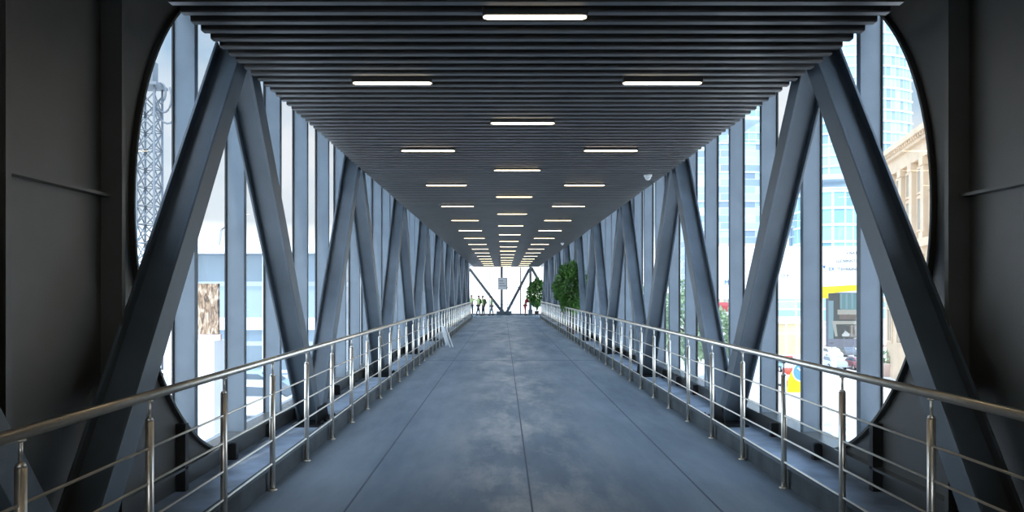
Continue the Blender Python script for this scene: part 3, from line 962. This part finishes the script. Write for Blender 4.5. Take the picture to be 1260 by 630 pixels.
# lattice mast with curled pipes on top
def mast():
    Y = 62; p = at(184, 330, Y); top = at(184, 108, Y).z
    t = thing('lattice_mast', 'tall pale lattice mast with curled pipes at its top, outside far left', 'mast', (p.x, Y, ZG), 0)
    W = 0.75; H = top - ZG
    bm = bmesh.new()
    for sx in (-1, 1):
        for sy in (-1, 1): tube(bm, (sx*W, sy*W, 0), (sx*W, sy*W, H), 0.10, 6)
    obj('legs', bm, M['mast'], t).name = 'mast_chord'
    bm = bmesh.new(); z = 0; k = 0
    while z < H - 1.6:
        for sx, sy, ex, ey in ((-1,-1,1,-1), (1,-1,1,1), (1,1,-1,1), (-1,1,-1,-1)):
            tube(bm, (sx*W, sy*W, z), (ex*W, ey*W, z + 1.6), 0.06, 5); tube(bm, (ex*W, ey*W, z), (sx*W, sy*W, z + 1.6), 0.06, 5)
            tube(bm, (sx*W, sy*W, z), (ex*W, ey*W, z), 0.05, 5)
        z += 1.6
    obj('bracing', bm, M['mast'], t)
    bm = bmesh.new(); box(bm, -1.1, 1.1, -1.1, 1.1, H, H + 0.25); 
    box(bm, -0.5, 0.5, -0.5, 0.5, H + 0.25, H + 2.2)
    obj('platform', bm, M['mast'], t)
    bm = bmesh.new()
    for sc, a0, dr in ((2.4, 2.6, 1), (1.6, 3.2, 1), (1.0, 2.2, -1)):
        pts = [(0.4 + sc * (0.5 + 0.5*math.cos(a0 + dr*u*3.6)) * (1.1 - 0.2*u), 0, H - 0.2 + sc * (0.9 * math.sin(a0 + dr*u*3.6)) - sc*0.3) for u in [i/14 for i in range(15)]]
        pipe(bm, pts, 0.09, 6)
    obj('curled_pipe', bm, M['mast'], t)
    bm = bmesh.new(); tube(bm, (0, 0, H + 2.2), (0, 0, H + 5), 0.12, 6, 0.04); obj('spire', bm, M['mast'], t)
M['mast'] = mat('pale_mast_paint', (0.13, 0.15, 0.17), 0.6)
mast()

# street lamp seen left
p = at(268, 302, 50)
t = thing('street_lamp', 'slim grey curved street lamp beyond the left-hand windows', 'street lamp', (p.x, 50, ZG), 0)
zt = at(268, 276, 50).z - ZG
bm = bmesh.new(); pipe(bm, [(-0.3, 0, 0), (-0.25, 0, zt*0.6), (0.0, 0, zt*0.85), (0.25, 0, zt*0.97), (0.7, 0, zt), (1.0, 0, zt - 0.1)], 0.09, 8); obj('pole', bm, mat('lamp_pole_grey', (0.3, 0.32, 0.34), 0.5), t)
bm = bmesh.new(); box(bm, 0.7, 1.3, -0.12, 0.12, zt - 0.16, zt - 0.04); obj('lamp_head', bm, M['white'], t, bevel=0.03)

# far low skyline on the left
for i, (x0, x1, yt, Y, col) in enumerate(((165, 235, 318, 150, (0.62, 0.64, 0.66)), (300, 330, 308, 120, (0.25, 0.38, 0.52)), (380, 470, 330, 170, (0.5, 0.58, 0.64)))):
    a, b = at(x0, yt, Y), at(x1, yt, Y)
    lab = ['pale low block far off behind the lattice mast', 'dark blue glass block behind the pavilion', 'grey blue block far off past the pavilion'][i]
    t = thing('distant_building', lab, 'building', (a.x, Y, ZG), 0, 'distant buildings on the left side')
    bm = bmesh.new(); box(bm, 0, b.x - a.x, 0, 16, 0, a.z - ZG); obj('facade', bm, facade_mat('far_facade_%d' % i, col, (0.75, 0.77, 0.8), 3.0, 3.2, 0.35, 0.4, 0.2), t)
    bm = bmesh.new(); box(bm, -0.4, b.x - a.x + 0.4, -0.4, 16.4, a.z - ZG, a.z - ZG + 0.8); obj('roof', bm, M['whitepaint'], t)

# ---- right side: towers
def tower(label, x0, x1, ytop, Y, gm, fm, curve=0.18, floor_h=3.6, group='glass towers', n=14, taper=None, depth=24):
    a, b = at(x0, ytop, Y), at(x1, ytop, Y)
    w = b.x - a.x; H = a.z - ZG
    t = thing('glass_tower', label, 'tower', ((a.x + b.x) / 2, Y, ZG), 0, group)
    def outline(grow, zf):
        ww = w / 2 * (taper(zf) if taper else 1)
        pts = []
        for i in range(n + 1):
            u = -1 + 2 * i / n
            pts.append((u * (ww + grow), -curve * w * (1 - u*u) - grow))
        pts += [(ww + grow, depth), (-ww - grow, depth)]
        return pts
    bm = bmesh.new(); prev = None
    lv = int(H / floor_h)
    for k in range(lv + 1):
        z = min(k * floor_h, H); ring = [bm.verts.new((x, y, z)) for x, y in outline(0, z / H)]
        if prev:
            for i in range(len(ring)):
                j = (i + 1) % len(ring); bm.faces.new([prev[i], prev[j], ring[j], ring[i]])
        else: bm.faces.new(ring[::-1])
        prev = ring
    bm.faces.new(prev)
    obj('curtain_wall', bm, gm, t)
    bm = bmesh.new()
    for k in range(1, lv + 1):
        z = k * floor_h
        prism(bm, outline(0.30, z / H), 'z', z - 0.45, z + 0.15)
    obj('floor_bands', bm, fm, t)
    bm = bmesh.new(); prism(bm, outline(0.5, 1), 'z', H, H + 1.2); obj('parapet', bm, fm, t)
    return t
g1 = facade_mat('tower_glass_blue', (0.26, 0.40, 0.50), (0.60, 0.68, 0.72), 2.4, 3.6, 0.10, 0.5, 0.35)
g2 = facade_mat('tower_glass_teal', (0.20, 0.38, 0.46), (0.52, 0.64, 0.68), 2.6, 4.4, 0.22, 0.5, 0.3)
g3 = facade_mat('tower_glass_pale', (0.36, 0.48, 0.62), (0.58, 0.66, 0.74), 9.0, 2.6, 0.10, 0.5, 0.45, rot=True)
g4 = facade_mat('tower_glass_green', (0.30, 0.50, 0.46), (0.6, 0.7, 0.68), 4.0, 3.4, 0.20, 0.5, 0.3)
fw = mat('tower_band_pale', (0.55, 0.63, 0.68), 0.5)
tower('tall curved blue glass tower rising out of view beyond the right windows', 1006, 1122, -60, 240, g1, fw, 0.16, taper=lambda z: 1.0 - 0.35 * max(0, z - 0.55) ** 1.3)
tower('lower teal glass block with curved front, in front of the tall tower', 1000, 1066, 222, 190, g2, fw, 0.20, 4.4, depth=12)
tower('pale blue streaked glass tower seen between right-hand mullions', 858, 936, 148, 260, g3, fw, 0.05, 10.4)
tower('green tinted glass tower behind the pale blue one', 890, 940, 96, 330, g4, fw, 0.1, 6.8)

# ---- classical sandstone building
M['stone'] = mat('sandstone', (0.64, 0.48, 0.33), 0.85, 0, 0.10, 0.6)
M['stonepane'] = mat('stone_building_window', (0.36, 0.34, 0.30), 0.25)
def classical(label, org, ang, length, H, bay, name='classical_building'):
    t = thing(name, label, 'building', org, ang, 'sandstone buildings')
    # local frame: +x runs along the facade, facade looks to -y... built thick behind +y
    bm = bmesh.new(); box(bm, 0, length, 0.35, 14, 0, H - 1.4)
    obj('wall', bm, M['stone'], t)
    bm = bmesh.new()
    box(bm, -0.6, length + 0.6, -0.9, 14.6, H - 0.5, H); box(bm, -0.4, length + 0.4, -0.5, 14.4, H - 1.0, H - 0.5); box(bm, -0.2, length + 0.2, -0.1, 14.2, H - 2.3, H - 1.0)
    k = 0.3
    while k < length: box(bm, k, k + 0.28, -0.75, -0.4, H - 0.75, H - 0.5); k += 0.65
    obj('cornice', bm, M['stone'], t)
    zb = H - 9.2
    bm = bmesh.new(); box(bm, -0.2, length + 0.2, -0.25, 0.4, zb - 0.7, zb); box(bm, -0.2, length + 0.2, -0.25, 0.4, zb - 5.6, zb - 5.2); obj('string_course', bm, M['stone'], t)
    nb = int(length / bay)
    for i in range(nb + 1):
        x = i * bay
        bm = bmesh.new(); box(bm, x - 0.42, x + 0.42, -0.12, 0.36, zb, H - 2.3); box(bm, x - 0.55, x + 0.55, -0.22, 0.36, H - 3.0, H - 2.3); box(bm, x - 0.55, x + 0.55, -0.22, 0.36, zb, zb + 0.5)
        obj('pilaster', bm, M['stone'], t)
        if i < nb:
            xc = x + bay / 2
            for z0, z1, hw in ((zb + 0.9, zb + 3.6, 0.85), (zb + 4.2, H - 3.0, 0.85), (zb - 4.6, zb - 1.6, 0.7), (zb - 9.5, zb - 6.4, 0.7)):
                if z0 < 0.5: continue
                bm = bmesh.new()
                box(bm, xc - hw - 0.2, xc + hw + 0.2, 0.22, 0.36, z0 - 0.2, z0); box(bm, xc - hw - 0.2, xc - hw, 0.22, 0.36, z0, z1); box(bm, xc + hw, xc + hw + 0.2, 0.22, 0.36, z0, z1); box(bm, xc - hw - 0.2, xc + hw + 0.2, 0.22, 0.36, z1, z1 + 0.25)
                box(bm, xc - 0.05, xc + 0.05, 0.25, 0.36, z0, z1)
                w_ = obj('window_frame', bm, M['stone'], t)
                bm = bmesh.new(); box(bm, xc - hw, xc + hw, 0.32, 0.349, z0, z1); obj('pane', bm, M['stonepane'], w_)
    return t
# facade line running (0.254, 0.967); seen from its left side
dirv = Vector((0.254, 0.967)).normalized()
org = Vector((35.2, 60)) - dirv * 26
L_ = 26 + 15
endp = org + dirv * L_
# start at the far end so the facade's outward normal (-y local) faces the bridge
ang = math.atan2(-dirv.y, -dirv.x)
classical('beige sandstone building with pilasters and heavy cornice, far right', (endp.x, endp.y, ZG), ang, L_, 15.4 - ZG, 3.4)
a = at(876, 322, 150); b = at(930, 322, 150)
classical('small beige pillared building below the pale blue tower', (a.x, 150, ZG), 0, b.x - a.x, at(0, 300, 150).z - ZG, 2.1)

# ---- white sign wall with mirrored writing, yellow strip and video screen
def text(s, loc, size, m, parent, mirror=True, name='lettering', rx=math.radians(90)):
    cu = bpy.data.curves.new(name, 'FONT'); cu.body = s; cu.size = size; cu.extrude = 0.01
    tmp = bpy.data.objects.new(name, cu); C.objects.link(tmp)
    me = bpy.data.meshes.new_from_object(tmp.evaluated_get(bpy.context.evaluated_depsgraph_get()))
    bpy.data.objects.remove(tmp); bpy.data.curves.remove(cu)
    me.materials.clear(); me.materials.append(m)
    o = bpy.data.objects.new(name, me); C.objects.link(o); o.parent = parent
    o.location = loc; o.rotation_euler = (rx, 0, 0)
    if mirror: o.scale = (-1, 1, 1)
    return o
YS = 40.0; kx = YS / FPX
a, b = at(868, 303, YS), at(1085, 303, YS)
t = thing('sign_wall', 'long white hoarding with faint mirrored grey and blue writing, right side', 'sign wall', (a.x, YS, 0), 0)
zt, zb = a.z, at(0, 352, YS).z
bm = bmesh.new(); box(bm, 0, b.x - a.x, 0, 0.25, zb, zt); box(bm, 0, at(985, 0, YS).x - a.x, 0.02, 0.25, at(0, 368, YS).z, zb); obj('panel', bm, M['whitepaint'], t)
bm = bmesh.new()
for x in (0.4, 3.4, 6.3, 9.2): box(bm, x - 0.1, x + 0.1, 0.26, 0.46, ZG, zt - 0.2)
obj('support_post', bm, M['whitepaint'], t)
def lx(px): return at(px, 0, YS).x - a.x
def lz(py): return at(0, py, YS).z
text('ТАИ к Г', (lx(1055), -0.02, lz(313)), 0.22, M['grey_text'], t)
text('ЭТИИМЗШ', (lx(1057), -0.02, lz(323)), 0.24, M['grey_text'], t)
text('ПИМИНЕП', (lx(1057), -0.02, lz(333)), 0.24, M['grey_text'], t)
text('KE', (lx(1026), -0.02, lz(333)), 0.28, M['blue_text'], t)
bm = bmesh.new(); prism(bm, [(lx(1012), lz(327)), (lx(1016), lz(327)), (lx(1014), lz(331))], 'y', -0.03, -0.005); obj('blue_mark', bm, M['blue_text'], t)
text('X.O..Г', (lx(971), -0.02, lz(341)), 0.26, M['grey_text'], t)
text('- - -', (lx(969), -0.02, lz(330)), 0.2, M['grey_text'], t)
text('M', (lx(897), -0.02, lz(350)), 0.34, M['blue_text'], t)
bm = bmesh.new(); box(bm, lx(887), lx(897.5), -0.012, -0.003, lz(351), lz(343)); obj('blue_plate', bm, mat('pale_blue_plate', (0.55, 0.66, 0.82), 0.6), t)

YV = 38.5
def vx(px): return at(px, 0, YV).x
def vz(py): return at(0, py, YV).z
t = thing('yellow_fascia_strip', 'yellow strip with orange writing under the white hoarding', 'sign', (vx(1010), YV, 0), 0)
bm = bmesh.new()
prism(bm, [(0, vz(353)), (vx(1062) - vx(1010), vz(350)), (vx(1062) - vx(1010), vz(357)), (vx(1019) - vx(1010), vz(361)), (vx(1019) - vx(1010), vz(367)), (0, vz(367))], 'y', 0, 0.2); obj('panel', bm, M['yellow'], t)
text('СОМ ЛИКЧ', (0.05, -0.012, vz(358.5)), 0.22, M['orange_text'], t, mirror=False)
text('14', (0.06, -0.012, vz(365.5)), 0.22, M['orange_text'], t, mirror=False)
bm = bmesh.new(); box(bm, 0.1, 0.22, 0.21, 0.33, ZG, vz(355)); obj('support_post', bm, M['whitepaint'], t)

t = thing('video_screen', 'large dark video screen showing a building, under the yellow strip', 'screen', (vx(1019), YV + 0.05, 0), 0)
X0 = vx(1019); Wd = vx(1072) - X0
def sx(px): return vx(px) - X0
bm = bmesh.new(); box(bm, 0, Wd, 0.0, 0.25, vz(427), vz(360)); obj('casing', bm, mat('screen_casing_grey', (0.10, 0.10, 0.12), 0.5), t, bevel=0.02)
def scr(name, col, e=0.25): return mat(name, tuple(c * 0.42 for c in col), 0.4, emit=e)
S = {'dk': scr('screen_dark', (0.055, 0.06, 0.05)), 'tl': scr('screen_teal', (0.12, 0.24, 0.24)), 'gl': scr('screen_glass', (0.20, 0.32, 0.34)), 'cr': scr('screen_cream', (0.40, 0.38, 0.31)), 'br': scr('screen_brown', (0.16, 0.12, 0.09)), 'wt': scr('screen_white', (0.55, 0.55, 0.52))}
bm = bmesh.new()
ms = list(S.values()); idx = {k: i for i, k in enumerate(S)}
def patch(k, pts, lift):
    vs = [bm.verts.new((sx(x), -0.004 - lift * 0.002, vz(y))) for x, y in pts]
    f = bm.faces.new(vs); f.material_index = idx[k]
def rect(k, x0, x1, y0, y1, lift): patch(k, [(x0, y0), (x1, y0), (x1, y1), (x0, y1)], lift)
rect('dk', 1020, 1071, 361, 417, 0)
rect('tl', 1035, 1071, 361, 381, 1); rect('gl', 1020, 1026, 370, 417, 1)
for x in (1034, 1041, 1048, 1055, 1062): rect('gl', x, x + 2.4, 361, 380, 2)
rect('cr', 1031, 1071, 381, 387, 3); rect('br', 1033, 1071, 387, 393, 3)
patch('cr', [(1024, 395), (1071, 395), (1071, 399), (1029, 399), (1031, 414), (1028, 414)], 4)
rect('br', 1046, 1071, 400, 415, 2)
for x in (1048, 1053, 1058, 1064): rect('cr', x, x + 1.2, 400, 413, 3)
patch('wt', [(1036, 412), (1041, 407), (1046, 411), (1045, 414), (1037, 414)], 5)
patch('wt', [(1050, 417), (1060, 412), (1071, 411), (1071, 417)], 5)
pic = obj('picture', bm, ms, t)
text('S.LI', (sx(1022), -0.012, vz(423)), 0.12, M['grey_text'], t, mirror=False)
bm = bmesh.new()
for x in (0.4, Wd - 0.4): box(bm, x - 0.1, x + 0.1, 0.08, 0.24, ZG, vz(426))
obj('support_post', bm, M['whitepaint'], t)

# low buildings, barrier things at ground level to the right
def lowblock(label, x0, x1, yt, yb_, Y, col, fr, sx_, sz_):
    a, b = at(x0, yt, Y), at(x1, yt, Y)
    t = thing('low_building', label, 'building', (a.x, Y, ZG), 0, 'low buildings on the right side')
    bm = bmesh.new(); box(bm, 0, b.x - a.x, 0, 10, 0, a.z - ZG); obj('facade', bm, facade_mat('low_' + label.split()[0], col, fr, sx_, sz_, 0.12, 0.5, 0.2), t)
    bm = bmesh.new(); box(bm, -0.3, b.x - a.x + 0.3, -0.3, 10.3, a.z - ZG, a.z - ZG + 0.3); obj('roof', bm, M['whitepaint'], t)
lowblock('blue-grey low office block with strip windows under the white hoarding', 945, 1000, 366, 390, 128, (0.30, 0.42, 0.50), (0.7, 0.74, 0.76), 5.0, 1.4)
lowblock('yellowish low block behind the parked cars', 940, 1014, 398, 428, 98, (0.78, 0.62, 0.36), (0.82, 0.76, 0.66), 1.5, 3.0)
lowblock('pinkish low wall building behind the video screen', 1016, 1130, 424, 436, 112, (0.62, 0.42, 0.36), (0.78, 0.70, 0.66), 6.0, 1.2)

Y = 62
p = at(982, 468, Y)
t = thing('warning_barrier', 'yellow rounded road barrier with blue round arrow sign', 'road barrier', (p.x, Y, ZG), 0)
bm = bmesh.new(); prism(bm, [(-0.95, 0), (0.95, 0), (0.95, 1.2), (0.75, 1.7), (0.4, 1.95), (-0.1, 1.95), (-0.55, 1.7), (-0.8, 1.1)], 'y', -0.2, 0.2); obj('shell', bm, M['yellow'], t, bevel=0.05)
bm = bmesh.new(); tube(bm, (0.25, -0.23, 1.75), (0.25, -0.2, 1.75), 0.75, 24); d_ = obj('disc', bm, mat('road_sign_blue', (0.12, 0.32, 0.62), 0.4), t)
bm = bmesh.new(); tube(bm, (-0.15, -0.245, 2.1), (0.6, -0.245, 1.45), 0.07, 6); obj('arrow', bm, M['white'], d_)
bm = bmesh.new(); tube(bm, (0.25, -0.225, 1.75), (0.25, -0.201, 1.75), 0.86, 24); obj('sign_rim', bm, M['white'], t)
p = at(970, 455, 66)
t = thing('traffic_barrel', 'red and white striped traffic barrel beside the yellow barrier', 'traffic barrel', (p.x, 66, ZG), 0)
prof = [(0.75, 0.0), (0.70, 0.5)]
for k in range(5):
    bm = bmesh.new(); lathe(bm, [(0.62 - 0.05*k, 0.55*k), (0.60 - 0.05*k, 0.55*k + 0.55)], n=16); obj('stripe', bm, mat('barrel_red', (0.75, 0.10, 0.06), 0.5) if k % 2 == 0 else M['white'], t)
bm = bmesh.new(); box(bm, -0.8, 0.8, -0.8, 0.8, 0, 0.12); obj('base', bm, M['gasket'], t, bevel=0.03)
p = at(1093, 440, 74)
t = thing('round_planter', 'round pinkish planter tub at the far right edge', 'planter', (p.x, 74, ZG), 0)
bm = bmesh.new(); lathe(bm, [(0.9, 0), (1.2, 1.1), (1.3, 1.25), (1.3, 1.4), (1.15, 1.4), (1.1, 1.2)], n=24); obj('tub', bm, mat('pink_concrete', (0.68, 0.50, 0.42), 0.8), t)
bm = bmesh.new(); leaf_cloud(bm, (0, 0, 1.7), 1.0, 0.7, 250, 0.4, random.Random(4)); obj('foliage', bm, M['leaf2'], t)
p = at(893, 378, 90)
t = thing('red_awning', 'small red awning stall seen right of a brace', 'awning', (p.x, 90, ZG), 0)
bm = bmesh.new(); prism(bm, [(0.0, 6.2), (2.4, 6.9), (2.4, 7.3), (0.0, 6.9)], 'x', -0.4, 0.9); obj('canopy', bm, M['red'], t)
bm = bmesh.new(); box(bm, -0.4, 0.9, 0.3, 2.4, 0, 6.15); obj('booth', bm, M['whitepaint'], t)

# trees outside, right side
def tree(label, px, Y, H, r, seed):
    rnd = random.Random(seed); p = at(px, 400, Y)
    t = thing('street_tree', label, 'tree', (p.x, Y, ZG), 0, 'street trees outside the right windows')
    bm = bmesh.new(); pipe(bm, [(0, 0, 0), (0.1, 0, H*0.25), (-0.05, 0.1, H*0.5), (0.05, 0, H*0.85)], [0.22, 0.18, 0.13, 0.05], 8)
    for k in range(10):
        a = rnd.uniform(0, 6.28); h = H * rnd.uniform(0.35, 0.75)
        pipe(bm, [(0, 0, h), (r*0.4*math.cos(a), r*0.4*math.sin(a), h + r*0.3), (r*0.8*math.cos(a), r*0.8*math.sin(a), h + r*0.5)], [0.09, 0.06, 0.02], 6)
    obj('trunk', bm, M['bark'], t)
    bm = bmesh.new(); leaf_cloud(bm, (0, 0, H * 0.66), r, H * 0.34, 1300, 0.5, rnd); obj('crown', bm, M['leaf2'], t)
tree('green street tree outside, nearest of those seen between right-hand mullions', 846, 62, 8.6, 2.1, 11)
tree('taller green street tree just behind, further left', 826, 70, 10.2, 2.2, 12)
tree('green street tree furthest along beside the walkway', 800, 84, 9.4, 2.4, 13)
tree('small green street tree below the blue sign plate', 884, 70, 6.8, 1.6, 14)
